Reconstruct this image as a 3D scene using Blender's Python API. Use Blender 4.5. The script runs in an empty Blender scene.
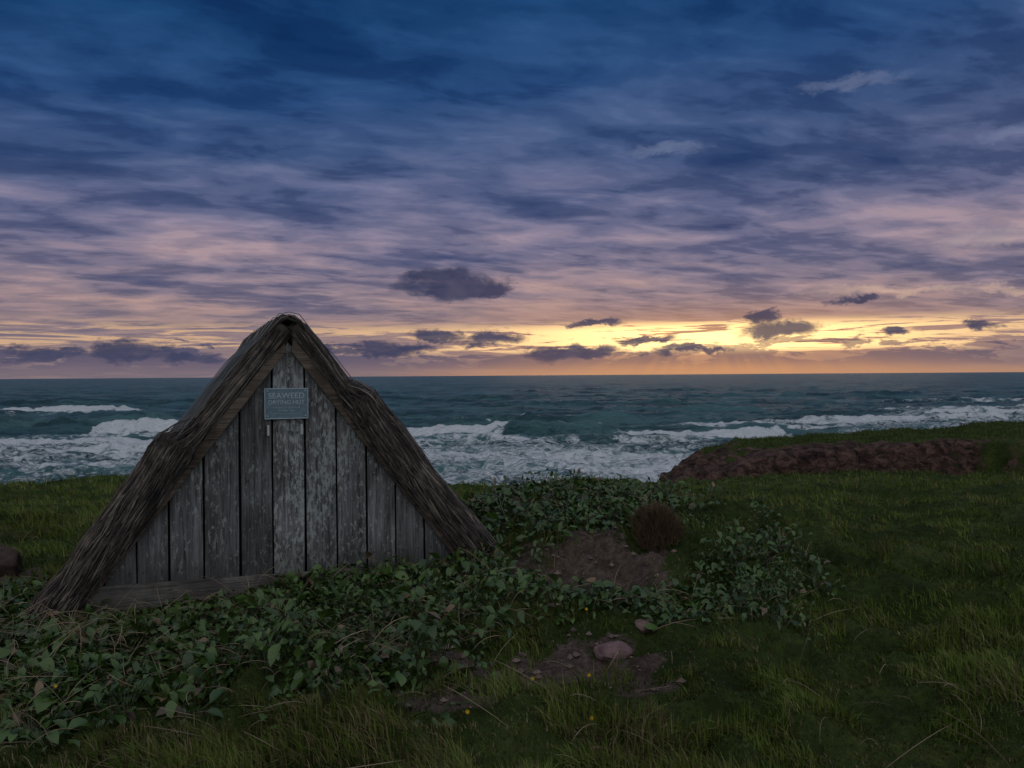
import bpy, math, numpy as np, bmesh
from mathutils import Matrix, Vector
rng=np.random.default_rng(7)
scene=bpy.context.scene
def s2l(c):
    return tuple(((v/255)/12.92 if v/255<=0.04045 else ((v/255+0.055)/1.055)**2.4) for v in c)+(1.0,)

# ------------------------------------------------------------ noise (numpy)
def _h(ix,iy,s):
    v=np.sin(ix*127.1+iy*311.7+s*74.7)*43758.5453
    return v-np.floor(v)
def vnoise(x,y,s=0):
    ix=np.floor(x);iy=np.floor(y);fx=x-ix;fy=y-iy
    fx=fx*fx*fx*(fx*(fx*6-15)+10);fy=fy*fy*fy*(fy*(fy*6-15)+10)
    a=_h(ix,iy,s);b=_h(ix+1,iy,s);c=_h(ix,iy+1,s);d=_h(ix+1,iy+1,s)
    return (a+(b-a)*fx)*(1-fy)+(c+(d-c)*fx)*fy
def fbm(x,y,o=4,s=0,g=0.5):
    t=0;a=1;n=0
    for i in range(o):
        t=t+a*vnoise(x,y,s+i*13);n+=a;a*=g
        x,y=x*1.62+y*1.18+5.3,-x*1.18+y*1.62+1.7
    return t/n
def ss(a,b,x):
    t=np.clip((x-a)/(b-a),0,1);return t*t*(3-2*t)

# ------------------------------------------------------------ mesh helper
def new_mesh(name,V,F,mat=None,col=None,smooth=True,attrs=None,parent=None):
    V=np.asarray(V,dtype=np.float32).reshape(-1,3);F=np.asarray(F,dtype=np.int32)
    k=F.shape[1];nf=len(F)
    me=bpy.data.meshes.new(name)
    me.vertices.add(len(V));me.vertices.foreach_set('co',V.ravel())
    me.loops.add(nf*k);me.loops.foreach_set('vertex_index',F.ravel())
    me.polygons.add(nf);me.polygons.foreach_set('loop_start',np.arange(0,nf*k,k,dtype=np.int32))
    me.polygons.foreach_set('loop_total',np.full(nf,k,dtype=np.int32))
    me.update(calc_edges=True)
    me.polygons.foreach_set('use_smooth',np.full(nf,smooth,dtype=bool))
    if col is not None:
        ca=me.color_attributes.new('Col','FLOAT_COLOR','POINT')
        c=np.ones((len(V),4),dtype=np.float32);c[:,:3]=col;ca.data.foreach_set('color',c.ravel())
    for n,a in (attrs or {}).items():
        at=me.attributes.new(n,'FLOAT','POINT');at.data.foreach_set('value',np.asarray(a,dtype=np.float32).ravel())
    o=bpy.data.objects.new(name,me);scene.collection.objects.link(o)
    if mat: me.materials.append(mat)
    if parent: o.parent=parent
    return o
def gridF(nr,nc):
    i=np.arange(nr*nc).reshape(nr,nc)
    return np.stack([i[:-1,:-1],i[:-1,1:],i[1:,1:],i[1:,:-1]],-1).reshape(-1,4)

# ------------------------------------------------------------ node DSL
class N:
    def __init__(s,tree): s.t=tree
    def new(s,ty,**kw):
        n=s.t.nodes.new(ty)
        for k,v in kw.items(): setattr(n,k,v)
        return n
    def set(s,sock,v):
        if isinstance(v,bpy.types.NodeSocket): s.t.links.new(v,sock)
        elif v is not None:
            try: sock.default_value=v
            except Exception: sock.default_value=(v,v,v)
    def m(s,op,a,b=None,c=None,clamp=False):
        n=s.new('ShaderNodeMath',operation=op);n.use_clamp=clamp
        s.set(n.inputs[0],a)
        if b is not None:s.set(n.inputs[1],b)
        if c is not None:s.set(n.inputs[2],c)
        return n.outputs[0]
    def add(s,a,b):return s.m('ADD',a,b)
    def sub(s,a,b):return s.m('SUBTRACT',a,b)
    def mul(s,a,b):return s.m('MULTIPLY',a,b)
    def div(s,a,b):return s.m('DIVIDE',a,b)
    def mx(s,a,b):return s.m('MAXIMUM',a,b)
    def step(s,lo,hi,x,o0=0.0,o1=1.0):
        n=s.new('ShaderNodeMapRange',interpolation_type='SMOOTHSTEP')
        s.set(n.inputs[0],x);s.set(n.inputs[1],lo);s.set(n.inputs[2],hi);s.set(n.inputs[3],o0);s.set(n.inputs[4],o1)
        return n.outputs[0]
    def comb(s,x,y,z=0.0):
        n=s.new('ShaderNodeCombineXYZ')
        for i,v in enumerate((x,y,z)): s.set(n.inputs[i],v)
        return n.outputs[0]
    def sep(s,v):
        n=s.new('ShaderNodeSeparateXYZ');s.set(n.inputs[0],v);return n.outputs
    def noise(s,vec,scale=1,detail=4,rough=0.5,dist=0.0,out='Fac'):
        n=s.new('ShaderNodeTexNoise')
        if vec is not None:s.set(n.inputs['Vector'],vec)
        s.set(n.inputs['Scale'],scale);s.set(n.inputs['Detail'],detail);s.set(n.inputs['Roughness'],rough);s.set(n.inputs['Distortion'],dist)
        return n.outputs['Fac' if out=='Fac' else 'Color']
    def mix(s,f,a,b,mode='MIX'):
        n=s.new('ShaderNodeMix',data_type='RGBA',blend_type=mode)
        s.set(n.inputs[0],f);s.set(n.inputs[6],a);s.set(n.inputs[7],b)
        return n.outputs[2]
    def ramp(s,f,stops,interp='LINEAR'):
        n=s.new('ShaderNodeValToRGB');cr=n.color_ramp;cr.interpolation=interp
        while len(cr.elements)<len(stops): cr.elements.new(0.5)
        for e,(p,c) in zip(cr.elements,stops): e.position=p;e.color=c if len(c)==4 else tuple(c)+(1,)
        s.set(n.inputs[0],f);return n.outputs[0]
    def scalev(s,v,x,y,z):
        n=s.new('ShaderNodeVectorMath',operation='MULTIPLY');s.set(n.inputs[0],v);n.inputs[1].default_value=(x,y,z);return n.outputs[0]
    def attr(s,name,o='Fac'):
        n=s.new('ShaderNodeAttribute');n.attribute_name=name;return n.outputs[o]
    def bump(s,h,strength=0.5,dist=0.02,normal=None):
        n=s.new('ShaderNodeBump');s.set(n.inputs['Height'],h);s.set(n.inputs['Strength'],strength);s.set(n.inputs['Distance'],dist)
        if normal:s.set(n.inputs['Normal'],normal)
        return n.outputs[0]
def material(name):
    m=bpy.data.materials.new(name);m.use_nodes=True
    b=m.node_tree.nodes['Principled BSDF'];return m,N(m.node_tree),b
def P(n,b,color=None,rough=None,normal=None,spec=None):
    if color is not None:n.set(b.inputs['Base Color'],color)
    if rough is not None:n.set(b.inputs['Roughness'],rough)
    if normal is not None:n.set(b.inputs['Normal'],normal)
    if spec is not None:n.set(b.inputs['Specular IOR Level'],spec)

# ------------------------------------------------------------ camera
cam=bpy.data.cameras.new('camera');co=bpy.data.objects.new('camera',cam);scene.collection.objects.link(co)
cam.lens=28.125;cam.sensor_width=36;cam.clip_end=200000;cam.clip_start=0.05
co.matrix_world=Matrix.Translation((0,0,1.8))@Matrix.Rotation(math.radians(90-0.61),4,'X')@Matrix.Rotation(math.radians(-0.39),4,'Z')
scene.camera=co

# ------------------------------------------------------------ world sky
SUN_AZ=math.atan((708-512)/800); SUN_EL=math.radians(2.6)
w=bpy.data.worlds.new('World');scene.world=w;w.use_nodes=True
n=N(w.node_tree);bg=w.node_tree.nodes['Background'];wout=w.node_tree.nodes['World Output']
tc=n.new('ShaderNodeTexCoord').outputs['Generated']
x,y,z=n.sep(tc)
hyp=n.m('SQRT',n.add(n.mul(x,x),n.mul(y,y)))
e=n.div(z,n.mx(hyp,0.001))
az=n.m('ARCTAN2',x,y)
sky=n.new('ShaderNodeTexSky',sky_type='NISHITA');sky.sun_disc=False
sky.sun_elevation=SUN_EL;sky.sun_rotation=SUN_AZ
nm=n.new('ShaderNodeVectorMath',operation='SCALE');n.set(nm.inputs[0],sky.outputs[0]);nm.inputs['Scale'].default_value=0.005
simple=n.mix(n.step(0.3,1.2,e),s2l((60,78,112)),s2l((132,142,158)))
simple=n.mix(n.step(0.35,-0.5,y),simple,s2l((184,189,198)))
simple=n.mix(n.step(0.0,-0.03,z),simple,s2l((50,58,70)))
simple=n.mix(1.0,simple,nm.outputs[0],'ADD')
wgt=n.mul(n.mul(n.step(1.25,1.0,n.m('ABSOLUTE',az)),n.step(0.80,0.56,e)),n.step(-0.03,-0.005,e))
zz=n.add(n.mx(e,0.0),0.085)
pv=n.comb(n.div(n.m('SINE',az),zz),n.div(n.m('COSINE',az),zz),0.0)
rot=n.new('ShaderNodeVectorRotate',rotation_type='Z_AXIS');n.set(rot.inputs['Vector'],pv);rot.inputs['Angle'].default_value=math.radians(-18)
pr=rot.outputs[0]
nA=n.noise(n.scalev(pr,0.60,1.0,1),1.35,3,0.5,0.4)
nB=n.noise(n.scalev(pr,0.66,1.0,1),3.9,7,0.56,0.35)
nC=n.noise(n.scalev(pr,0.55,1.0,4),11.0,4,0.55,0.2)
eN=n.add(e,n.mul(n.sub(nA,0.5),0.20))
eN=n.add(eN,n.mul(n.sub(nB,0.5),0.09))
eN=n.add(eN,n.mul(n.mul(az,-0.10),n.step(0.1,0.4,e)))
g=n.ramp(n.m('MULTIPLY',eN,1.0,clamp=True),[
 (0.00,s2l((118,106,116))),(0.045,s2l((148,126,128))),(0.10,s2l((141,125,137))),(0.16,s2l((118,114,140))),
 (0.22,s2l((89,98,133))),(0.29,s2l((63,85,126))),(0.36,s2l((42,75,122))),(0.45,s2l((26,64,110))),(0.60,s2l((18,50,92))),(0.8,s2l((28,57,98)))])
th=n.add(n.add(n.mul(nA,0.42),n.mul(nB,0.44)),n.mul(nC,0.14))
mod=n.ramp(th,[(0.38,(1.55,1.45,1.32)),(0.44,(1.24,1.19,1.14)),(0.50,(0.94,0.96,0.98)),(0.56,(0.60,0.66,0.75)),(0.64,(0.40,0.48,0.62))],'EASE')
c=n.mix(n.step(0.0,0.10,e,0.30,0.98),g,n.mix(1.0,g,mod,'MULTIPLY'))
ga_=n.div(n.sub(az,SUN_AZ),0.26);de=n.div(n.sub(e,0.040),0.038)
ga=n.m('EXPONENT',n.mul(n.mul(ga_,ga_),-1.0))
glow=n.mul(ga,n.m('EXPONENT',n.mul(n.mul(de,de),-1.0)))
c=n.mix(n.mul(glow,0.62),c,s2l((234,166,108)))
nS=n.noise(n.comb(n.mul(az,7.0),n.mul(e,110.0),0.3),1.0,7,0.66,0.6)
band=n.mul(n.step(0.022,0.034,e),n.step(0.070,0.052,e))
thr=n.sub(0.495,n.mul(ga,0.10))
gap=n.mul(band,n.step(thr,n.add(thr,0.06),nS))
c=n.mix(n.mul(gap,n.add(0.62,n.mul(ga,0.38))),c,n.mix(ga,s2l((234,190,142)),(2.1,1.38,0.56,1)))
# low cloud bank
bn=n.noise(n.comb(n.mul(az,14.0),n.mul(e,60.0),7.7),1.0,7,0.66,0.4)
bn2=n.noise(n.comb(n.mul(az,3.0),0.0,3.1),1.0,2,0.5)
top=n.add(n.add(0.024,n.mul(n.sub(bn2,0.5),0.03)),n.mul(n.sub(bn,0.47),0.16))
bank=n.mul(n.step(n.add(top,0.006),n.sub(top,0.005),e),n.step(0.003,0.016,e))
c=n.mix(n.mul(bank,n.sub(0.86,n.mul(ga,0.16))),c,n.mix(n.mul(ga,0.6),n.mix(n.step(0.010,0.036,e),s2l((104,94,112)),s2l((72,75,104))),s2l((150,114,100))))
# individual scud clouds
wn=n.noise(n.comb(n.mul(az,22.0),n.mul(e,38.0),1.3),1.0,6,0.66,0.3,out='Color')
wx,wy,wz=n.sep(wn)
azd=n.add(az,n.mul(n.sub(wx,0.5),0.110));ed=n.add(e,n.mul(n.sub(wy,0.5),0.040))
fl=None
def puff(px,py,rx,ry):
    global fl
    a=math.atan((px-512)/800);ee=(375.5-py-(px-512)*0.0068)/800*math.cos(a)
    rx=rx/800*math.cos(a);ry=ry/800
    u=n.mul(n.sub(azd,a),1/rx);v=n.mul(n.sub(ed,ee),1/ry)
    d=n.sub(1.0,n.add(n.mul(u,u),n.mul(v,v)))
    fl=d if fl is None else n.mx(fl,d)
for p in [(455,287,56,12),(440,277,34,10),(490,290,30,8),(776,331,38,10),(762,317,20,8),(592,324,34,4),(494,338,34,9),(435,337,30,7),
          (132,350,36,10),(46,355,36,7),(193,357,30,6),(988,327,20,5),(850,301,22,3),(890,332,14,4),
          (575,352,50,7),(385,350,44,7),(640,342,30,4),(690,350,40,4),(310,352,30,4)]: puff(*p)
fm=n.step(-0.55,0.75,fl)
pc=n.mix(n.step(0.06,0.0,e),s2l((50,58,88)),s2l((68,70,96)))
pc=n.mix(n.mul(ga,0.35),pc,s2l((104,84,92)))
pc=n.mix(n.step(0.38,0.66,wz,0.0,0.4),pc,s2l((90,88,110)))
c=n.mix(n.mul(fm,0.93),c,pc)
lf=None
def lite(px,py,rx,ry):
    global lf
    a=math.atan((px-512)/800);ee=(375.5-py-(px-512)*0.0068)/800*math.cos(a)
    u=n.mul(n.sub(azd,a),800/rx);v=n.mul(n.sub(ed,ee),800/ry)
    d=n.sub(1.0,n.add(n.mul(u,u),n.mul(v,v)));lf=d if lf is None else n.mx(lf,d)
for p in [(890,290,46,3),(980,237,22,6),(1016,132,20,5),(664,150,30,4),(1016,288,24,3),(850,84,34,5)]: lite(*p)
c=n.mix(n.mul(n.step(-2.2,1.4,lf),0.40),c,n.mix(n.step(0.2,0.08,e),s2l((126,136,166)),s2l((230,194,166))))
ra=n.m('ARCTAN2',n.sub(az,SUN_AZ),n.sub(0.11,e))
rn=n.noise(n.comb(n.mul(ra,8.0),0.0,0.0),1.0,1,0.5)
c=n.mix(n.mul(n.mul(n.mul(n.step(0.034,0.012,e),ga),n.step(0.35,0.65,rn)),0.14),c,s2l((236,170,104)))
c=n.mix(n.mul(n.step(0.012,0.0,e),n.step(-0.25,0.1,az,0.0,0.5)),c,s2l((204,150,108)))
c=n.mix(n.mul(n.mul(n.step(0.022,0.006,e),ga),0.38),c,s2l((232,162,100)))
c=n.mix(wgt,simple,c)
n.set(bg.inputs['Color'],c)
bg2=n.new('ShaderNodeBackground');n.set(bg2.inputs['Color'],simple)
ms=n.new('ShaderNodeMixShader');n.set(ms.inputs[0],n.m('GREATER_THAN',wgt,0.0001))
n.set(ms.inputs[1],bg2.outputs[0]);n.set(ms.inputs[2],bg.outputs[0]);n.set(wout.inputs['Surface'],ms.outputs[0])

sun=bpy.data.lights.new('sun','SUN');so=bpy.data.objects.new('sun',sun);scene.collection.objects.link(so)
sun.energy=0.06;sun.angle=math.radians(30);sun.color=(1,0.74,0.5)
d=Vector((math.sin(SUN_AZ),math.cos(SUN_AZ),math.sin(math.radians(5))))
so.rotation_euler=d.to_track_quat('Z','Y').to_euler()

# ------------------------------------------------------------ terrain
HC=np.array([-1.91,6.83]);HA=math.radians(22)
ca,sa=math.cos(HA),math.sin(HA)
def hut_local(x,y):
    dx=x-HC[0];dy=y-HC[1];return dx*ca+dy*sa,-dx*sa+dy*ca
def bankm(x,y): return np.hypot((x-0.68)/0.66,(y-7.05)/0.60)
def hfront(x): return 34.2+(fbm(x*0.35,x*0+9,4,80)-0.5)*3.4-ss(22,32,x)*8
def terr(x,y,fine=True):
    x=np.asarray(x,float);y=np.asarray(y,float)
    r=np.interp(y,[-400,-10,7,12,24,40],[4,0.4,0,-0.28,-1.60,-2.3])
    r=r+ss(6,30,x)*ss(8,20,y)*(0.30-0.18*ss(20,27,y))+ss(-4,-12,x)*ss(3,8,y)*0.1
    r=r+(fbm(x*0.12,y*0.12,3,3)-0.5)*0.9*ss(5,14,np.hypot(x,y))
    r=r+(fbm(x*0.45,y*0.45,3,8)-0.5)*0.50*ss(3,10,np.hypot(x,y))*ss(-1.5,2.5,x+ss(8,12,y)*6)
    mx,my=(x-1.05)/2.2,(y-8.9)/2.2
    dm=np.sqrt(mx**2+my**2)+(fbm(x*0.9,y*0.9,3,21)-0.5)*0.45
    r=r+0.40*ss(1.1,0.60,dm)
    r=r+0.16*ss(1.1,0.5,np.hypot((x-2.1)/0.9,(y-7.3)/0.7))
    r=r-0.10*ss(1.3,0.4,np.hypot((x+2.9)/1.3,(y-5.9)/1.0))
    r=r+0.06*ss(1.2,0.2,np.hypot((x+0.5)/0.8,(y-6.2)/0.8))
    r=r-0.20*ss(1.15,0.55,np.hypot((x-0.62)/0.66,(y-6.75)/0.62))
    r=r-0.36*ss(1.0,0.0,np.hypot((x-4.4)/2.0,(y-8.3)/1.6))
    r=r-0.05*ss(1.0,0.5,np.hypot((x-0.2)/0.7,(y-5.1)/0.5))
    hm=fbm(x*1.5,y*1.5,4,33)
    lump=np.abs(fbm(x*2.3,y*2.3,3,35)-0.5)*2
    lx,ly=hut_local(x,y);near=ss(1.0,0.3,np.hypot(np.maximum(np.abs(lx)-1.6,0),np.maximum(np.abs(ly-1.7)-1.7,0)))
    r=r+((hm-0.5)*0.30-lump*0.17+0.02)*ss(1,4,np.hypot(x,y))*(1-0.7*near)
    if fine: r=r+(fbm(x*6,y*6,3,40)-0.5)*0.06
    edge=26+(fbm(x*0.10,x*0+2,3,50)-0.5)*5+ss(8,30,x)*3
    cl=(fbm(x*0.5,y*0.5,4,60)-0.5)
    fall=ss(0,1,(y-edge+cl*2)/4.5)
    main=r*(1-fall)+(-5.0)*fall
    zt=np.interp(x,[5.6,6.9,7.4,8.9,10.2,11.4,14.4,19.4,25.6,32,60],[-5.5,-4.2,-3.1,-2.45,-1.95,-1.65,-1.45,-1.30,-1.28,-1.25,-1.0])
    zt=zt+(y-40)*0.015+(fbm(x*0.3,y*0.3,3,70)-0.5)*0.5+(hm-0.5)*0.3+(fbm(x*1.1,y*1.1,3,72)-0.5)*0.9*ss(12,8,x)
    front=hfront(x)
    backy=43+(x-8)*0.25+(fbm(x*0.2,x*0+4,3,90)-0.5)*4
    inn=ss(0,1,(y-front+cl*2.6)/1.6)*ss(0,1,(backy-y)/3)
    crag=fbm(x*1.1,y*1.6,5,95,0.6)-0.5
    head=zt+crag*6*inn*(1-inn)
    res=main*(1-inn)+np.maximum(head,main)*inn
    far=ss(0,1,(y-np.where(x>6.5,backy-1,edge+4))/5)
    res=res*(1-far)+(-9.5)*far
    return res
def rockmask(x,y):
    nn=fbm(x*0.9,y*0.9,4,97)-0.5
    cl=(fbm(x*0.5,y*0.5,4,60)-0.5)
    m=ss(12.0,9.2,x+nn*5)*ss(30.5,32.5,y)
    q=y-hfront(x)+cl*2.6
    f=ss(3.2,2.0,q+nn*3.4)*ss(-2.6,-1.4,q+nn*1.0)*ss(25,18,x+nn*6)
    return np.clip(np.maximum(m,f),0,1)*ss(5.0,5.8,x)
def dirt(x,y):
    n1=(fbm(x*2.2,y*2.2,5,110,0.62)-0.5)*1.5
    a=ss(1.15,0.55,np.hypot((x-0.18)/0.82,(y-5.05)/0.55)+n1)
    b=ss(1.15,0.65,bankm(x,y)*0.98+n1*0.8)
    c2=ss(1.1,0.8,np.hypot((x+4.7)/0.6,(y-7.0)/0.5)+n1)
    c3=ss(0.62,0.74,fbm(x*0.9,y*0.9,5,120))*0.7*ss(1.6,0.5,x)*ss(9,7,y)
    c4=ss(1.2,0.6,np.hypot((x+0.5)/0.7,(y-4.35)/0.22)+n1)*0.8
    return np.maximum.reduce([a,b,c2,c3,c4])
def seg(*a):
    return np.concatenate([np.arange(s,e_,st) for (s,e_,st) in a])
ys=seg((-300,-20,10),(-20,2.6,0.5),(2.6,10,0.045),(10,30,0.11),(30,52,0.16),(52,90,1.0))
xs=seg((-300,-60,6),(-60,-22,0.8),(-22,-6,0.16),(-6,6,0.05),(6,30,0.13),(30,70,0.6),(70,300,5))
X,Y=np.meshgrid(xs,ys);Z=terr(X,Y)
gm,n,b=material('ground')
geo=n.new('ShaderNodeNewGeometry');pos=geo.outputs['Position']
n1=n.noise(pos,1.3,6,0.6);n2=n.noise(pos,14,5,0.65);n3=n.noise(n.scalev(pos,1.3,1,2.2),1.8,8,0.72,0.6)
gr=n.ramp(n1,[(0.3,(0.018,0.031,0.007)),(0.5,(0.038,0.058,0.013)),(0.7,(0.072,0.086,0.024))])
gr=n.mix(n.step(0.35,0.7,n2),gr,n.mix(1.0,gr,(1.7,1.6,1.4,1),'MULTIPLY'))
so_=n.ramp(n2,[(0.25,(0.05,0.036,0.029)),(0.5,(0.125,0.088,0.070)),(0.75,(0.22,0.17,0.145))])
rk=n.ramp(n3,[(0.34,(0.010,0.007,0.006)),(0.46,(0.055,0.032,0.026)),(0.58,(0.14,0.080,0.064)),(0.72,(0.24,0.15,0.12))])
cc=n.mix(n.step(0.38,0.62,n.add(n.attr('rock'),n.mul(n.sub(n3,0.5),1.1))),gr,rk)
cc=n.mix(n.step(0.35,0.65,n.add(n.attr('dirt'),n.mul(n.sub(n2,0.5),0.9))),cc,so_)
P(n,b,cc,0.95,n.bump(n.add(n2,n.mul(n3,2.0)),1.0,0.08),0.15)
new_mesh('ground',np.stack([X,Y,Z],-1),gridF(len(ys),len(xs)),gm,attrs={'dirt':dirt(X,Y),'rock':rockmask(X,Y)})

# ------------------------------------------------------------ sea
SL=-8.0;Hc=9.8
dp=np.concatenate([[0.03,0.08,0.15,0.25,0.4],np.arange(0.55,12,0.2),np.arange(12,135,0.25),np.arange(135,320,3.0)])
sy=(Hc*800/dp)[::-1]
aa=np.concatenate([np.linspace(-3,-0.85,90,endpoint=False),np.linspace(-0.85,0.85,700),np.linspace(0.85,3,90)[1:]])
A,SY=np.meshgrid(aa,sy);SX=A*SY
wz=np.zeros_like(SX);foam=np.zeros_like(SX)
fade=ss(900,300,SY)
wob=(fbm(SX*0.012,SY*0.012,3,200)-0.5)*36
for L,ph,am in ((34,0.3,0.60),(21,1.9,0.36)):
    p=(SY+wob+SX*0.05)/L*2*math.pi+ph
    s=(np.sin(p)+0.35*np.sin(2*p+1.2))
    mod_=0.25+1.2*fbm(SX*0.02+ph,SY*0.03,3,210)
    wz+=am*s*mod_*ss(60,120,SY)
wz+=(fbm(SX*0.10,SY*0.28,4,220)-0.5)*2.0*ss(2500,300,SY)
wz+=(fbm(SX*0.7,SY*1.0,3,230)-0.5)*0.55*fade
def breaker(x0,x1,yc,h,foamy,width=7,bend=0.0,run=10):
    global wz,foam
    k=(SX-(x0+x1)/2)/((x1-x0)/2)
    yy=yc+(fbm(SX*0.06,SX*0+yc,3,240)-0.5)*7+(fbm(SX*0.4,SX*0+yc,3,241)-0.5)*2.0+bend*k*k
    m=ss(1.15,0.65,np.abs(k)+(fbm(SX*0.3,SX*0+yc,2,242)-0.5)*0.3)
    q=(SY-yy)
    prof=np.where(q<0,np.exp(-(q/1.4)**2),np.exp(-(q/width)**2))
    fr=fbm(SX*0.45,SY*0.45,4,260)
    wz+=h*prof*m*(0.55+0.8*fbm(SX*0.15,SX*0+1,3,250))
    if foamy>0:
        m2=ss(1.15,0.85,np.abs(k)+(fr-0.5)*0.8)
        f=np.where(q<0,np.exp(-(np.abs(q)/(run*(0.4+1.2*fr)))**1.5),np.exp(-(q/1.3)**2))*m2*foamy
        foam=np.maximum(foam,f*(0.55+0.7*fr))
    else:
        foam=np.maximum(foam,0.75*np.exp(-((q-0.2)/0.5)**2)*m*ss(0.40,0.6,fr))
breaker(-152,-100,224,1.4,1.3,8,run=10)
breaker(-122,-60,150,2.2,0,7)
breaker(-76,-56,143,1.6,1.3,6,run=8)
breaker(-30,3,127,1.4,1.3,6,2,run=7)
breaker(-3,17,124,2.5,0,8,-2)
breaker(15,44,127,1.5,1.3,6,2,run=10)
breaker(28,62,140,1.0,1.0,6,run=7)
breaker(-12,30,114,0.7,0.9,5,run=7);breaker(-95,-30,118,0.8,1.1,5,run=9)
breaker(-80,-30,104,0.6,1.0,5,run=8);breaker(-30,10,100,0.6,0.9,5,run=7);breaker(0,40,92,0.5,0.9,4,run=6);breaker(-60,-10,84,0.5,0.9,4,run=6)
breaker(-110,-50,132,0.6,0.95,5,run=8)
breaker(-30,28,160,1.6,0,9)
breaker(-90,-40,190,1.4,0,9);breaker(20,70,205,1.4,0,9);breaker(-20,60,250,1.6,0,10);breaker(-200,-100,290,1.5,0,10)
breaker(-60,0,330,1.6,0,10);breaker(60,190,340,1.6,0,10);breaker(-150,-20,420,1.8,0,12);breaker(0,200,460,1.8,0,12)
breaker(95,200,215,1.0,1.1,7,run=10);breaker(75,150,185,1.0,1.1,7,run=10);breaker(50,110,158,0.9,1.05,6,run=9)
breaker(120,260,262,1.0,0.9,7,run=8)
fbg=fbm(SX*0.035,SY*0.06,4,270)
inner=ss(124,106,SY+(fbg-0.5)*34)*(0.42+0.64*fbg)
foam=np.maximum(foam,inner)
foam=np.maximum(foam,ss(150,128,SY+(fbg-0.5)*30)*ss(-0.40,-0.50,A)*(0.42+0.5*fbg))
rt=ss(0.32,0.48,A+(fbg-0.5)*0.25)*ss(250,190,SY)*0.72;foam=np.maximum(foam,rt)
foam=np.maximum(foam,ss(0.58,0.8,fbm(SX*0.02,SY*0.05,4,280))*0.46*ss(420,200,SY))
wz+=foam*(fbm(SX*0.8,SY*0.8,3,290)-0.3)*0.6*fade
sm,n,b=material('sea_water')
geo=n.new('ShaderNodeNewGeometry');pos=geo.outputs['Position']
lace=n.noise(n.scalev(pos,0.7,1.0,0.4),0.9,6,0.72,1.4)
lc2=n.noise(n.scalev(pos,0.5,0.8,0.4),0.16,3,0.6,0.8)
fo=n.attr('foam')
lv=n.add(n.mul(lace,0.8),n.mul(lc2,0.2))
fm=n.step(n.sub(0.84,n.mul(fo,0.58)),n.sub(1.04,n.mul(fo,0.58)),lv)
mid=n.noise(n.scalev(pos,0.035,0.16,0.1),1.0,7,0.74)
rip=n.noise(n.scalev(pos,0.5,1.3,1),0.9,4,0.65)
base=n.mix(n.step(0.40,0.60,mid),(0.022,0.066,0.078,1),(0.088,0.190,0.202,1))
cc=n.mix(fm,base,(0.76,0.78,0.80,1))
h=n.add(n.mul(rip,0.5),n.mul(mid,3.0))
P(n,b,cc,n.mix(fm,(0.38,0.38,0.38,1),(0.9,0.9,0.9,1)),n.bump(h,1.0,1.2),0.20)
new_mesh('sea',np.stack([SX,SY,SL+wz],-1),gridF(len(sy),len(aa)),sm,attrs={'foam':foam})

# ------------------------------------------------------------ materials for hut
def woodmat(name,c0,c1,c2,peel=True,axis='z'):
    m,n,b=material(name)
    tcn=n.new('ShaderNodeTexCoord').outputs['Object']
    tone=n.attr('tone')
    off=n.comb(n.mul(tone,17.0),0.0,n.mul(tone,31.0))
    va=n.new('ShaderNodeVectorMath',operation='ADD');n.set(va.inputs[0],tcn);n.set(va.inputs[1],off);v=va.outputs[0]
    sc=(38,38,1.6) if axis=='z' else (1.6,38,38)
    g1=n.noise(n.scalev(v,*sc),1.0,7,0.68,0.8)
    sc2=(90,90,3) if axis=='z' else (3,90,90)
    g2=n.noise(n.scalev(v,*sc2),1.0,4,0.6,0.2)
    bl=n.noise(n.scalev(v,4,4,1.6),1.0,6,0.65)
    col=n.ramp(g1,[(0.30,c0),(0.5,c1),(0.72,c2)])
    col=n.mix(n.step(0.38,0.64,bl,0.0,0.85),col,n.mix(1.0,col,(0.48,0.45,0.44,1),'MULTIPLY'))
    col=n.mix(n.step(0.56,0.70,g2),col,n.mix(1.0,col,(0.3,0.3,0.32,1),'MULTIPLY'))
    if peel:
        pn=n.noise(n.scalev(v,34,34,14),1.0,6,0.75,0.3);pl=n.noise(n.scalev(v,4,4,1.5),1.0,3,0.5)
        pm=n.step(0.54,0.60,n.add(pn,n.add(n.mul(n.sub(pl,0.5),0.34),n.mul(n.sub(n.attr('peel'),0.55),0.17))))
        col=n.mix(n.mul(pm,0.6),col,(0.42,0.45,0.43,1))
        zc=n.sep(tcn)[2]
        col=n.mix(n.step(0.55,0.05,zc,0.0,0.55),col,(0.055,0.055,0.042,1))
    tm=n.add(0.60,n.mul(tone,0.78))
    col=n.mix(1.0,col,n.comb(tm,tm,tm),'MULTIPLY')
    P(n,b,col,0.85,n.bump(n.add(g1,n.mul(g2,0.6)),0.8,0.008),0.2)
    return m
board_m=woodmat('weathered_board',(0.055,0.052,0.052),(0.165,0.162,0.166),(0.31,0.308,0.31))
sill_m=woodmat('sill_timber',(0.07,0.062,0.055),(0.16,0.145,0.13),(0.27,0.25,0.23),False,'x')
rafter_m=woodmat('rafter_timber',(0.06,0.046,0.036),(0.14,0.108,0.084),(0.24,0.19,0.15),False,'x')
dm,n,b=material('painted_interior_shade');P(n,b,(0.008,0.008,0.008,1),1.0)  # near-black colour stands in for the shade inside the hut
tm_,n,b=material('thatch')
colr=n.attr('Col','Color');tcn=n.new('ShaderNodeTexCoord').outputs['Object']
tn=n.noise(tcn,7,5,0.65);tn2=n.noise(tcn,60,3,0.6)
cc=n.mix(1.0,colr,n.ramp(tn,[(0.3,(0.42,0.43,0.46)),(0.7,(1.45,1.38,1.3))]),'MULTIPLY')
P(n,b,cc,0.9,n.bump(tn2,0.5,0.01),0.15)

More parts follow.
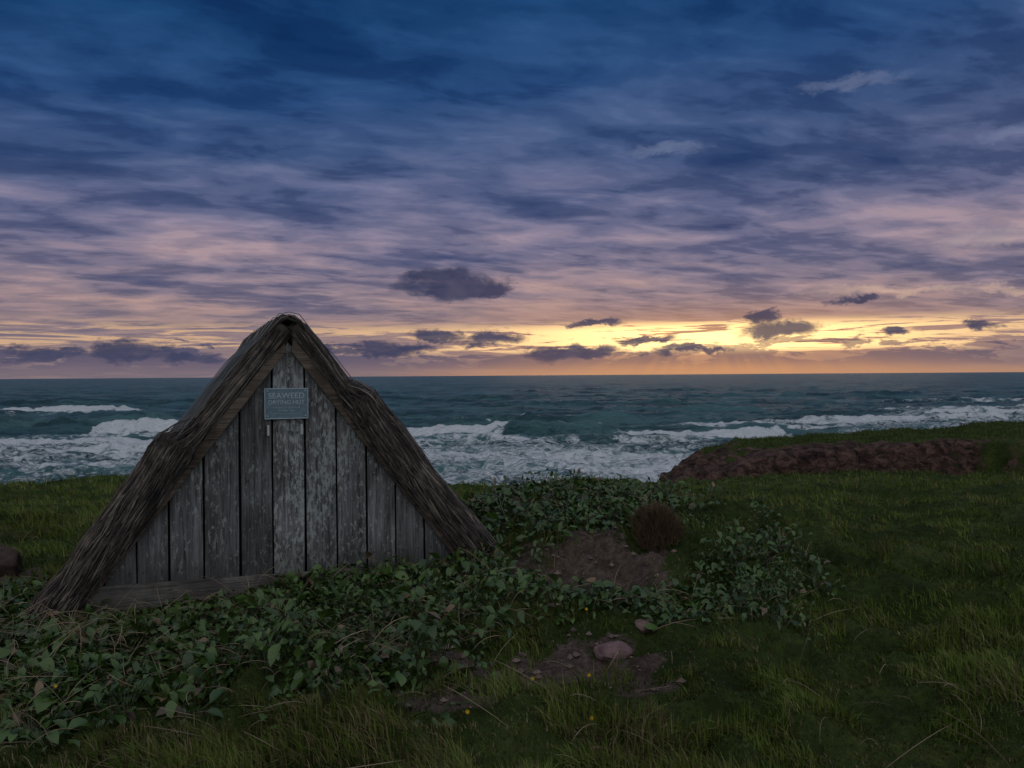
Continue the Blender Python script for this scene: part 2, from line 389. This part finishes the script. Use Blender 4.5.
hut=bpy.data.objects.new('thatched_seaweed_drying_hut',None);scene.collection.objects.link(hut)
hut.location=(HC[0],HC[1],-0.02);hut.rotation_euler=(0,0,HA)
HW=1.62;AP=2.12
def slope(xv): return AP*(1-abs(xv)/HW)
def prism(name,poly,y0,y1,mat,attrs=None,bev=0.004,parent=None):
    k=len(poly);V=[(p[0],y0,p[1]) for p in poly]+[(p[0],y1,p[1]) for p in poly]
    F=[tuple(range(k)),tuple(range(2*k-1,k-1,-1))]+[(i,i+k,(i+1)%k+k,(i+1)%k) for i in range(k)]
    me=bpy.data.meshes.new(name);me.from_pydata(V,[],F);me.update()
    bm=bmesh.new();bm.from_mesh(me);bmesh.ops.recalc_face_normals(bm,faces=bm.faces)
    if bev:bmesh.ops.bevel(bm,geom=list(bm.edges),offset=bev,segments=1,affect='EDGES')
    bm.to_mesh(me);bm.free()
    for nm_,v in (attrs or {}).items():
        at=me.attributes.new(nm_,'FLOAT','POINT');at.data.foreach_set('value',np.full(len(me.vertices),v,dtype=np.float32))
    me.materials.append(mat);o=bpy.data.objects.new(name,me);scene.collection.objects.link(o);o.parent=parent or hut;return o
edges=[-1.60,-1.43,-1.19,-0.95,-0.68,-0.40,-0.135,0.135,0.40,0.665,0.925,1.19,1.45,1.60]
peels=[.2,.3,.35,.45,.45,.4,.85,.80,.66,.4,.3,.35,.3,.3]
tones=[.35,.5,.3,.55,.28,.20,.66,.5,.48,.6,.42,.58,.38,.4]
for i in range(len(edges)-1):
    a,b2=edges[i]+0.006+rng.uniform(0,.006),edges[i+1]-0.006-rng.uniform(0,.006)
    zb=0.06+rng.uniform(-.01,.01)
    za,zb2=max(slope(a),zb+0.03),max(slope(b2),zb+0.03)
    sk=rng.uniform(-.006,.006)
    poly=[(a+sk,zb),(b2+sk,zb),(b2,zb2)]
    if a<0<b2: poly.append((0,AP))
    poly.append((a,za))
    yo=rng.uniform(-.008,.008)
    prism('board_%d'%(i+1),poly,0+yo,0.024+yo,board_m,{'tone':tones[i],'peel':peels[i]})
prism('shade_backing',[(-1.6,0.0),(1.6,0.0),(0,AP-0.02)],0.06,0.09,dm,bev=0)  # added dark sheet behind the board gaps, stops light showing through
prism('back_gable',[(-1.6,0.0),(1.6,0.0),(0,AP-0.02)],3.45,3.48,board_m,{'tone':.4,'peel':.3},bev=0)
prism('sill_plank',[(-1.66,-0.06),(1.60,-0.03),(1.585,0.11),(-1.60,0.19)],-0.045,-0.012,sill_m,{'tone':.5})
for s,nm_ in ((-1,'rafter_left'),(1,'rafter_right')):
    def pt(t,o):
        nx,nz_=AP,HW;L=math.hypot(nx,nz_);return (s*(t*HW+o*nx/L),AP*(1-t)+o*nz_/L)
    prism(nm_,[pt(0.03,-0.035),pt(1.02,-0.03),pt(1.02,0.06),pt(0.0,0.05)],-0.06,-0.014,rafter_m,{'tone':.5})
nlm,n,b=material('nail');P(n,b,(0.03,0.025,0.022,1),0.6)
for i in range(1,12):
    xm=(edges[i]+edges[i+1])/2
    for dx_ in (-.07,.07):
        for zz_ in (0.26,0.95,1.62):
            if zz_<slope(xm+dx_)-0.08 and not(abs(xm)<.2 and zz_>1.3):
                prism('nail_head',[(xm+dx_-.005,zz_-.005),(xm+dx_+.005,zz_-.005),(xm+dx_+.005,zz_+.005),(xm+dx_-.005,zz_+.005)],-0.013,0.0,nlm,bev=0.0015)
def tubes(P0,P1,bulge,rad,cols,seg_=4,sides=3):
    m=len(P0);ts=np.linspace(0,1,seg_+1)
    dirv=P1-P0;dirv/=np.linalg.norm(dirv,axis=1,keepdims=True)+1e-9
    up=np.cross(dirv,np.array([0.31,0.9,0.2]));up/=np.linalg.norm(up,axis=1,keepdims=True)
    sd=np.cross(dirv,up)
    C=P0[:,None]*(1-ts)[None,:,None]+P1[:,None]*ts[None,:,None]+bulge[:,None]*(4*ts*(1-ts))[None,:,None]
    an=np.arange(sides)/sides*2*math.pi
    tap=(1-0.75*np.abs(ts*2-1)**3)
    R=rad[:,None]*tap[None]
    V=C[:,:,None]+R[:,:,None,None]*(np.cos(an)[None,None,:,None]*up[:,None,None]+np.sin(an)[None,None,:,None]*sd[:,None,None])
    nv=(seg_+1)*sides
    f=[]
    for i in range(seg_):
        for j in range(sides):
            f.append((i*sides+j,i*sides+(j+1)%sides,(i+1)*sides+(j+1)%sides,(i+1)*sides+j))
    F=(np.array(f)[None]+(np.arange(m)*nv)[:,None,None]).reshape(-1,4)
    return V.reshape(-1,3),F,np.repeat(cols,nv,axis=0)
def strawcols(m):
    t=rng.random((m,1));c0=np.array([0.045,0.039,0.036]);c1=np.array([0.25,0.215,0.19])
    return c0+(c1-c0)*t**1.8
for s,nm_ in ((-1,'left'),(1,'right')):
    L=math.hypot(HW,AP)
    dn=np.array([s*HW/L,0,-AP/L]);ou=np.array([s*AP/L,0,HW/L]);yv=np.array([0,1.0,0])
    nu,nv=60,60
    uu=np.linspace(-0.10,L+0.22,nu);vv=np.linspace(0.0,3.5,nv);U,VV=np.meshgrid(uu,vv)
    th=0.13+0.05*fbm(U*2+s*9,VV*2,3,300)+0.05*ss(0.7,1.2,U)
    top=(np.array([0,0,AP])+U[...,None]*dn+VV[...,None]*yv+th[...,None]*ou)
    bot=(np.array([0,0,AP])+U[...,None]*dn+VV[...,None]*yv+0.02*ou)
    V=np.concatenate([top.reshape(-1,3),bot.reshape(-1,3)]);F=gridF(nv,nu);k=nu*nv
    idx=np.arange(k).reshape(nv,nu)
    per=np.concatenate([idx[0,:],idx[1:,-1],idx[-1,-2::-1],idx[-2:0:-1,0]])
    sf=np.stack([per,np.roll(per,-1),np.roll(per,-1)+k,per+k],-1)
    F=np.concatenate([F,F[:,::-1]+k,sf])
    new_mesh('roof_slab_'+nm_,V,F,tm_,np.tile([[0.10,0.085,0.072]],(len(V),1)),parent=hut)
    m=2600
    u0=rng.uniform(-0.1,L-0.1,m);v0=rng.uniform(0,3.5,m);ln=rng.uniform(0.3,0.7,m)
    P0=np.array([0,0,AP])+u0[:,None]*dn+v0[:,None]*yv+(0.165+0.02*rng.random(m)+0.03*ss(0.7,1.2,u0))[:,None]*ou
    P1=P0+ln[:,None]*(dn+rng.normal(0,.06,m)[:,None]*yv+rng.normal(0.0,.02,m)[:,None]*ou)
    V,F,C=tubes(P0,P1,rng.normal(0,.01,(m,3)),rng.uniform(.004,.009,m),strawcols(m)*0.8)
    new_mesh('roof_thatch_'+nm_,V,F,tm_,C,parent=hut)
    brk=0.27 if s>0 else 0.42
    def RR(t):
        base_=0.078+(0.155-0.078)*ss(brk-0.012,brk+0.006,t)-0.02*np.maximum(t-brk,0)
        return base_*(1+0.20*(fbm(t*9+s*5,t*0,3,310)-0.5)*2)*np.where(t>0.97,0.8,1)
    cen=lambda t:(np.array([0,0.0,AP])+ (t*(L+0.16)-0.02)[...,None]*dn+(0.045+RR(t)*0.80+0.02*np.sin(t*7+s))[...,None]*ou-(RR(t)-0.078)[...,None]*yv*0.6)
    nt,na=150,28
    T,AN=np.meshgrid(np.linspace(-0.02,1,nt),np.linspace(0,2*math.pi,na,endpoint=False),indexing='ij')
    rr=RR(T)*0.95*(1+0.16*(fbm(AN*3+T*2+s*3,T*9,3,320)-0.5))
    V=cen(T)+rr[...,None]*(np.cos(AN)[...,None]*ou-np.sin(AN)[...,None]*yv*1.15)
    i=np.arange(nt*na).reshape(nt,na);j=np.roll(i,-1,axis=1)
    F=np.stack([i[:-1],j[:-1],j[1:],i[1:]],-1).reshape(-1,4)
    new_mesh('verge_roll_core_'+nm_,V.reshape(-1,3),F,tm_,np.tile([[0.05,0.043,0.038]],(nt*na,1)),parent=hut)
    m=4600
    t0=rng.uniform(-0.02,0.93,m);ln=rng.uniform(0.04,0.20,m)
    cross=(t0<brk)&(t0+ln>brk-0.01);t0=np.where(cross&(rng.random(m)<0.8),brk+rng.uniform(0,0.02,m),t0)
    t1=np.minimum(t0+ln,1.015)
    an=rng.uniform(0,2*math.pi,m);tw=rng.normal(0.2,.22,m)*ln*6
    def onr(t,an,lift):
        r=RR(t+0.004)+lift
        return cen(t+0.004)+r[:,None]*(np.cos(an)[:,None]*ou-np.sin(an)[:,None]*yv*1.15)
    lift=rng.uniform(-.012,.008,m);stray=rng.random(m)<0.05
    P0=onr(t0,an,lift);P1=onr(t1,an+tw,lift+np.where(stray,rng.uniform(.01,.04,m),rng.normal(0,.006,m)));Pm=onr((t0+t1)/2,an+tw/2,lift)
    V,F,C=tubes(P0,P1,Pm-(P0+P1)/2,np.where(stray,rng.uniform(.002,.005,m),rng.uniform(.003,.010,m)),strawcols(m))
    new_mesh('verge_thatch_'+nm_,V,F,tm_,C,parent=hut)
m=700;v0=rng.uniform(-0.06,3.5,m);h0=0.19+0.04*rng.random(m)
P0=np.stack([-rng.uniform(.12,.32,m),v0,np.zeros(m)],-1);P1=np.stack([rng.uniform(.12,.32,m),v0+rng.normal(0,.05,m),np.zeros(m)],-1)
for Q in (P0,P1): Q[:,2]=AP+0.18-np.abs(Q[:,0])*1.32+0.05
bul=np.zeros((m,3));bul[:,2]=AP+h0-(P0[:,2]+P1[:,2])/2+0.0
V,F,C=tubes(P0,P1,bul,rng.uniform(.005,.011,m),strawcols(m)*0.9,6)
new_mesh('ridge_thatch',V,F,tm_,C,parent=hut)
wm,n,b=material('tie_wire');P(n,b,(0.16,0.18,0.2,1),0.6)
def curve(name,pts,r,mat,parent=None):
    cu=bpy.data.curves.new(name,'CURVE');cu.dimensions='3D';sp=cu.splines.new('POLY');sp.points.add(len(pts)-1)
    for p,q in zip(sp.points,pts):p.co=(q[0],q[1],q[2],1)
    cu.bevel_depth=r;cu.bevel_resolution=1;cu.materials.append(mat);o=bpy.data.objects.new(name,cu);scene.collection.objects.link(o)
    if parent:o.parent=parent
    return o
for k in range(8):
    yk=-0.12+k*0.45
    pts=[]
    for t in np.linspace(-1,1,41):
        xx=t*1.70;zz_=min(AP+0.34-abs(xx)*1.31,AP+0.245-xx*xx*0.9)
        o_=0.03*(1 if abs(xx)>0.3 else 0)
        pts.append((xx+np.sign(xx)*o_,yk+0.05*math.sin(t*5+k),zz_))
    curve('tie_wire_%d'%k,pts,0.004,wm,hut)

# ------------------------------------------------------------ sign (slate plaque)
sgm,n,b=material('sign_slate')
tcn=n.new('ShaderNodeTexCoord').outputs['Object']
q=n.noise(tcn,30,5,0.6)
P(n,b,n.ramp(q,[(0.3,(0.10,0.16,0.20)),(0.7,(0.17,0.24,0.285))]),0.45,n.bump(q,0.2,0.003),0.4)
ltm,n,b=material('sign_lettering');P(n,b,(0.42,0.50,0.55,1),0.6)
sign=bpy.data.objects.new('name_sign',None);scene.collection.objects.link(sign)
sign.location=(HC[0]+(-0.02)*ca+0.03*sa,HC[1]+(-0.02)*sa-0.03*ca,1.575);sign.rotation_euler=(0,0,HA)
def box(name,x0,x1,y0,y1,z0,z1,mat,parent,bev=0.003):
    return prism(name,[(x0,z0),(x1,z0),(x1,z1),(x0,z1)],y0,y1,mat,bev=bev,parent=parent)
box('plate',-.18,.18,-0.008,0.01,-.13,.13,sgm,sign)
for nm_,bx in (('rim_top',(-.18,.18,.123,.13)),('rim_bottom',(-.18,.18,-.13,-.123)),('rim_left',(-.18,-.174,-.122,.122)),('rim_right',(.174,.18,-.122,.122))):
    box(nm_,bx[0],bx[1],-0.012,-0.0085,bx[2],bx[3],ltm,sign,0.001)
def text(s_,size,zc):
    cu=bpy.data.curves.new('lettering','FONT');cu.body=s_;cu.size=size;cu.align_x='CENTER';cu.align_y='CENTER';cu.extrude=0.001
    cu.materials.append(ltm);o=bpy.data.objects.new('lettering',cu);scene.collection.objects.link(o);o.parent=sign
    o.location=(0,-0.010,zc);o.rotation_euler=(math.pi/2,0,0)
text('SEAWEED',0.068,0.065);text('DRYING HUT',0.050,0.010)
text('restored by the national park',0.019,-0.035);text('freshwater west',0.019,-0.06);text('please do not climb on the roof',0.016,-0.085)
for i,(xx,zz_) in enumerate(((-.155,.108),(.155,.108),(-.155,-.105),(.155,-.105))):
    box('screw_%d'%i,xx-.006,xx+.006,-0.016,-0.009,zz_-.006,zz_+.006,ltm,sign,0.002)
clm,n,b=material('pale_clip');P(n,b,(0.45,0.45,0.43,1),0.6)
for i,xx in enumerate((-.15,.125)):
    box('clip_%d'%i,xx-.010,xx+.010,-0.004,0.014,-.27,-.18,clm,sign,0.003)

# ------------------------------------------------------------ vegetation
def inhut(x,y):
    lx,ly=hut_local(x,y);return (np.abs(lx)<1.78)&(ly>-0.08)&(ly<3.6)
def leafdens(x,y):
    lo=np.interp(x,[-6,-3.2,-2,-1,-0.45,-0.1,0.5,1.2,2.0,2.8],[4.5,4.2,4.1,4.2,4.6,5.6,5.8,5.8,6.1,6.7])
    nn=(fbm(x*1.2,y*1.2,3,400)-0.5)
    d=ss(-0.6,0.5,y-lo+nn*1.5)
    hi=np.interp(x,[-6,-3.6,-0.4,0.2,1.0,2.0,2.6],[5.9,6.6,9.6,10.4,10.4,9.8,8.6])
    d=d*ss(0.4,-0.3,y-hi+nn*2)
    d=d*ss(3.3,1.7,x+nn*2.6)
    d=d*(1-0.97*dirt(x,y))
    d=d*(1-ss(1.15,0.85,np.hypot((x-0.90)/0.75,(y-7.0)/0.55)))
    hole=ss(0.50-0.0*x,0.62,fbm(x*1.5,y*1.5,3,410));d=d*(1-(0.55+0.35*ss(0.6,1.4,x))*hole*ss(-2.6,0.5,x+ss(5.6,4.6,y)*3))
    return d*(~inhut(x,y))
def leafheight(x,y):
    h=0.55+0.75*fbm(x*1.1,y*1.1,2,430)
    h=h*(1-0.55*ss(-1.6,-2.6,x))
    h=h*(1-0.55*ss(-0.2,0.3,x)*ss(7.6,7.0,y)*ss(2.0,1.5,x))
    h=h*(1-0.35*ss(5.4,4.4,y))
    return h*(1+0.15*ss(1.2,1.9,x))
vm,n,b=material('leafy_plants')
cv=n.attr('Col','Color');P(n,b,cv,0.36,None,0.5)
NC=42000
cx=rng.uniform(-6,3.4,NC);cy=rng.uniform(3.8,10.8,NC)
k=rng.random(NC)<leafdens(cx,cy)*0.18;cx=cx[k];cy=cy[k]
nl=rng.integers(7,20,len(cx));ci=np.repeat(np.arange(len(cx)),nl);m=len(ci)
hgt=(0.06+0.27*rng.random(len(cx))**1.5)*leafheight(cx,cy)
hh=hgt[ci]*rng.uniform(0.3,1.1,m)
phi=rng.uniform(0,2*math.pi,m);out=rng.uniform(0.02,0.15,m)
bx=cx[ci]+np.cos(phi)*out;by=cy[ci]+np.sin(phi)*out;bz=terr(bx,by)+hh
ok=~inhut(bx,by);ci,phi,bx,by,bz,hh=[q[ok] for q in (ci,phi,bx,by,bz,hh)];m=len(ci)
csz=(rng.uniform(0.55,1.35,len(cx))*(1-0.25*ss(1.0,2.0,cx)))[ci]
ll=rng.uniform(0.045,0.105,m)*csz;lw=ll*rng.uniform(0.20,0.36,m)
pitch=rng.normal(0.35,0.6,m);droop=rng.uniform(0.2,1.4,m);rl=rng.normal(0,.5,m)
ts=np.array([0,.2,.45,.75,1.0]);wd=np.array([0.12,.75,1.0,.66,.04])
V=np.zeros((m,5,3,3))
dx,dy=np.cos(phi),np.sin(phi)
cxp=np.zeros(m);czp=np.zeros(m)
for i,t in enumerate(ts):
    if i>0:
        st=(ts[i]-ts[i-1])*ll;an=pitch-droop*(t);cxp=cxp+np.cos(an)*st;czp=czp+np.sin(an)*st
    for j,sg in enumerate((-1,0,1)):
        lat=sg*wd[i]*lw
        V[:,i,j,0]=bx+dx*cxp-dy*lat*np.cos(rl);V[:,i,j,1]=by+dy*cxp+dx*lat*np.cos(rl)
        V[:,i,j,2]=bz+czp+abs(sg)*wd[i]*lw*0.28+lat*np.sin(rl)+abs(sg)*rng.normal(0,.004,m)
f=[]
for i in range(4):
    for j in range(2): f.append((i*3+j,i*3+j+1,(i+1)*3+j+1,(i+1)*3+j))
F=(np.array(f)[None]+(np.arange(m)*15)[:,None,None]).reshape(-1,4)
t=(0.45*rng.random(m)+0.55*rng.random(len(cx))[ci])[:,None]
C=np.array([0.014,0.038,0.006])*(1-t)+np.array([0.084,0.145,0.025])*t
dead=rng.random(m)<0.06;C[dead]=np.array([0.15,0.095,0.05])*rng.uniform(.4,1.3,(dead.sum(),1))
V1=V.reshape(-1,3);F1=F;C1=np.repeat(C,15,axis=0)
P1_=np.stack([bx,by,bz],-1);P0_=np.stack([cx[ci],cy[ci],terr(cx[ci],cy[ci])-0.01],-1)
bul=np.zeros((m,3));bul[:,2]=0.02
V2,F2,C2=tubes(P0_,P1_,bul,np.full(m,0.0022),np.tile([[0.05,0.07,0.025]],(m,1)),3)
new_mesh('leafy_undergrowth',np.concatenate([V1,V2]),np.concatenate([F1,F2+len(V1)]),vm,np.concatenate([C1,C2]))
print('leaves',m)

gmat,n,b=material('grass_blades');P(n,b,n.attr('Col','Color'),0.7,None,0.2)
def blades(x,y,hgt,wid,col,lean=0.5,zoff=0,phi=None):
    m=len(x);z0=terr(x,y)-0.01+zoff
    ph=rng.uniform(0,2*math.pi,m);la=np.abs(rng.normal(0,lean,m));ld=rng.uniform(0,2*math.pi,m) if phi is None else phi+rng.normal(0,.8,m)
    V=np.zeros((m,5,3))
    wx_,wy_=np.cos(ph),np.sin(ph)
    for i,(t,w_) in enumerate(((0,1),(0.55,0.75),(1,0))):
        off=np.sin(la)*hgt*t*t;zz_=hgt*t*(1-0.35*np.minimum(la,1.4)*t)
        cx_,cy_=x+np.cos(ld)*off,y+np.sin(ld)*off
        if i<2:
            V[:,i*2]=np.stack([cx_-wx_*wid*w_/2,cy_-wy_*wid*w_/2,z0+zz_],-1)
            V[:,i*2+1]=np.stack([cx_+wx_*wid*w_/2,cy_+wy_*wid*w_/2,z0+zz_],-1)
        else: V[:,4]=np.stack([cx_,cy_,z0+zz_],-1)
    f=np.array([(0,1,3),(0,3,2),(2,3,4)])
    F=(f[None]+(np.arange(m)*5)[:,None,None]).reshape(-1,3)
    return V.reshape(-1,3),F,np.repeat(col,5,axis=0)
def scatter(m,y0,y1,pw=1.6):
    u=rng.random(m);a=1-pw
    y=(y0**a+(y1**a-y0**a)*u)**(1/a);x=rng.uniform(-1,1,m)*(0.82*y+1.2);return x,y
parts=[]
x,y=scatter(440000,2.3,30,1.5)
p2=fbm(x*3.2,y*3.2,3,510)
keep=(~inhut(x,y))&(rng.random(len(x))>dirt(x,y)*0.93)&(rng.random(len(x))>leafdens(x,y)*0.70)&(rng.random(len(x))<0.55+1.3*ss(0.3,0.6,p2));x,y=x[keep],y[keep];p2=p2[keep]
patch=fbm(x*0.9,y*0.9,4,500);dist=np.hypot(x,y)
tuft=ss(0.42,0.66,p2)
hgt=(0.025+0.055*rng.random(len(x)))*(0.45+1.0*patch)*(0.45+1.4*tuft)*(1+0.03*dist)*np.where(x>1.8,0.9,1.1)
wid=0.0032+0.0009*dist
mac=fbm(x*0.35,y*0.5,3,505)
t=np.clip(-0.10+0.45*patch+0.65*tuft+0.9*(mac-0.4)+0.5*(rng.random(len(x))-0.5),0,1)[:,None]
C=np.array([0.017,0.036,0.005])*(1-t)+np.array([0.140,0.182,0.033])*t
dryp=np.clip(0.07+1.0*(fbm(x*1.9,y*1.9,3,520)-0.49)+0.28*ss(5.6,3.6,y)*ss(2.5,0.5,x),0.03,0.6)
dr=rng.random(len(x))<dryp;C[dr]=np.array([0.21,0.16,0.08])*rng.uniform(.35,1.3,(dr.sum(),1))
parts.append(blades(x,y,hgt,wid,C,0.8,phi=1.0+5*fbm(x*1.5,y*1.5,2,530)))
x=rng.uniform(7,36,70000);y=rng.uniform(26,50,70000)
t=rng.random((len(x),1))*0.6+0.4*fbm(x*0.5,y*0.5,3,540)[:,None]
zq=terr(x,y);kk=(rockmask(x,y)<0.35+0.3*(rng.random(len(x))<.2))&(zq>-4);x,y,t=x[kk],y[kk],t[kk]
C=np.array([0.017,0.033,0.006])*(1-t)+np.array([0.100,0.125,0.027])*t
parts.append(blades(x,y,rng.uniform(.05,.22,len(x)),np.full(len(x),.035),C,0.8))
m=6000;TX,TY=1.34,7.40
th_=rng.uniform(0,2*math.pi,m);r_=0.22*np.sqrt(rng.random(m))
x=TX+np.cos(th_)*r_;y=TY+np.sin(th_)*r_
tb=blades(x,y,rng.uniform(.06,.20,m)*(1-0.4*r_/0.2),np.full(m,.006),np.array([[0.12,0.08,0.045]])*rng.uniform(.3,1.5,(m,1)),0.9,0.15*np.sqrt(np.clip(1-(r_/0.23)**2,0,1))+0.02,phi=th_)
off=0;VV_=[];FF_=[];CC_=[]
for v,f_,c_ in parts: VV_.append(v);FF_.append(f_+off);CC_.append(c_);off+=len(v)
new_mesh('grass',np.concatenate(VV_),np.concatenate(FF_),gmat,np.concatenate(CC_))
new_mesh('tussock',*tb[:2],gmat,tb[2])
m=2800;cx=rng.uniform(-5.5,2.6,20000);cy=rng.uniform(3.2,10,20000)
kk=rng.random(20000)<(0.06+0.9*leafdens(cx,cy)*(1-ss(5.2,6.6,cy)*0.5))*0.38*(~inhut(cx,cy));cx,cy=cx[kk][:m],cy[kk][:m];m=len(cx)
an=rng.uniform(0,2*math.pi,m);ln=rng.uniform(.08,.34,m);up=rng.uniform(.0,1.0,m)**1.5
P0=np.stack([cx,cy,terr(cx,cy)+rng.uniform(0,.14,m)],-1);P1=P0+np.stack([np.cos(an)*ln,np.sin(an)*ln,up*ln*0.8],-1)
P1[:,2]=np.maximum(P1[:,2],terr(P1[:,0],P1[:,1])+0.02)
bul=rng.normal(0,.012,(m,3));bul[:,2]=rng.uniform(0.0,.05,m)
ok=~inhut(P1[:,0],P1[:,1])
V,F,C=tubes(P0[ok],P1[ok],bul[ok],rng.uniform(.0010,.0026,m)[ok],np.array([[0.32,0.24,0.16]])*rng.uniform(.35,1.3,(ok.sum(),1)),5)
stm,n,b=material('dry_stems');P(n,b,n.attr('Col','Color'),0.8,None,0.2)
new_mesh('dry_stems',V,F,stm,C)

def stone(name,x,y,r,sx,sy_,sz,col,seed,sink=0.3):
    nu,nv=48,32
    U,W=np.meshgrid(np.linspace(0,2*math.pi,nu,endpoint=False),np.linspace(0.001,math.pi-0.001,nv))
    px,py,pz=np.cos(U)*np.sin(W),np.sin(U)*np.sin(W),np.cos(W)
    q=np.ones_like(px);rs=np.random.default_rng(seed)
    for _ in range(14):
        d_=rs.normal(size=3);d_/=np.linalg.norm(d_);cut=rs.uniform(.66,.95)
        dt=px*d_[0]+py*d_[1]+pz*d_[2];q=np.where(dt>0.05,np.minimum(q,cut/np.maximum(dt,0.05)),q)
    q=q*(1+0.14*(fbm(px*3+seed,py*3+pz*2.9,4,seed)-0.5))
    V=np.stack([px*q*r*sx,py*q*r*sy_,pz*q*r*sz],-1)
    i=np.arange(nu*nv).reshape(nv,nu);j=np.roll(i,-1,axis=1);F=np.stack([i[:-1],i[1:],j[1:],j[:-1]],-1).reshape(-1,4)
    m_,n,b=material(name);tcn=n.new('ShaderNodeTexCoord').outputs['Object']
    a=n.noise(tcn,14,7,0.7);bb=n.noise(tcn,60,4,0.6)
    cc=n.ramp(a,[(0.3,tuple(v*0.5 for v in col)),(0.55,col),(0.8,tuple(min(1,v*1.5) for v in col))])
    P(n,b,cc,0.9,n.bump(n.add(a,bb),0.7,0.012),0.2)
    o=new_mesh(name,V,F,m_);o.location=(x,y,float(terr(x,y))+r*sz*(1-sink)-0.01);o.rotation_euler=(0,0,seed);return o
stone('stone',0.655,5.25,0.12,1.1,.8,.62,(0.24,0.15,0.15),3,0.4)
stone('stone',0.90,5.55,0.08,1.2,.8,.6,(0.22,0.14,0.12),5)
stone('stone',0.42,4.75,0.04,1.2,.8,.6,(0.16,0.11,0.10),8)
stone('stone',0.05,5.35,0.035,1.2,.8,.6,(0.16,0.11,0.10),9)
stone('rock',-4.82,7.35,0.34,1.3,.9,.6,(0.07,0.048,0.038),12,0.65)
m=1800;x=rng.uniform(-0.8,1.5,18000);y=rng.uniform(4.2,8.0,18000);kk=rng.random(18000)<dirt(x,y)*0.6;x,y=x[kk][:m],y[kk][:m];m=len(x)
r_=rng.uniform(.003,.010,m)*(1+2.5*(rng.random(m)<0.05))
oc=np.array([(1,0,0),(0,1,0),(-1,0,0),(0,-1,0),(0,0,.7),(0,0,-.7)],float)
V=np.stack([x,y,terr(x,y)+r_*0.3],-1)[:,None]+r_[:,None,None]*oc[None]*rng.uniform(.6,1.4,(m,6,1))
f=np.array([(0,1,4),(1,2,4),(2,3,4),(3,0,4),(1,0,5),(2,1,5),(3,2,5),(0,3,5)])
F=(f[None]+(np.arange(m)*6)[:,None,None]).reshape(-1,3)
new_mesh('gravel',V.reshape(-1,3),F,stm,np.repeat(np.array([[0.17,0.12,0.10]])*rng.uniform(.5,1.4,(m,1)),6,axis=0),smooth=False)
fl_=[(-2.45,4.26),(-0.23,3.92),(0.38,3.92),(0.43,4.57),(-2.15,4.36),(0.52,5.69),(0.10,4.32)]
Vf=[];Ff=[];Cf=[];off=0
for (Xg,Yg) in fl_:
    z0=float(terr(Xg,Yg));zc=z0+0.08
    for k in range(12):
        a=k/12*2*math.pi
        q=np.array([(0,0,0),(0.5*math.cos(a-.2),0.5*math.sin(a-.2),.1),(math.cos(a),math.sin(a),.25),(0.5*math.cos(a+.2),0.5*math.sin(a+.2),.1)])*0.014
        q=q[:,[0,2,1]]*[1,-1,1]+[Xg,Yg,zc];Vf.append(q);Ff.append(np.array([[0,1,2,3]])+off);Cf.append(np.tile([[0.85,0.5,0.02]],(4,1)));off+=4
    v,f_,c_=tubes(np.array([[Xg,Yg,z0]]),np.array([[Xg,Yg+.002,zc]]),np.zeros((1,3)),np.array([.0015]),np.array([[.05,.08,.03]]))
    Vf.append(v);Ff.append(f_+off);Cf.append(c_);off+=len(v)
new_mesh('wild_flowers',np.concatenate(Vf),np.concatenate(Ff),stm,np.concatenate(Cf))
scene.view_settings.view_transform='Standard';scene.view_settings.look='None';scene.view_settings.exposure=0
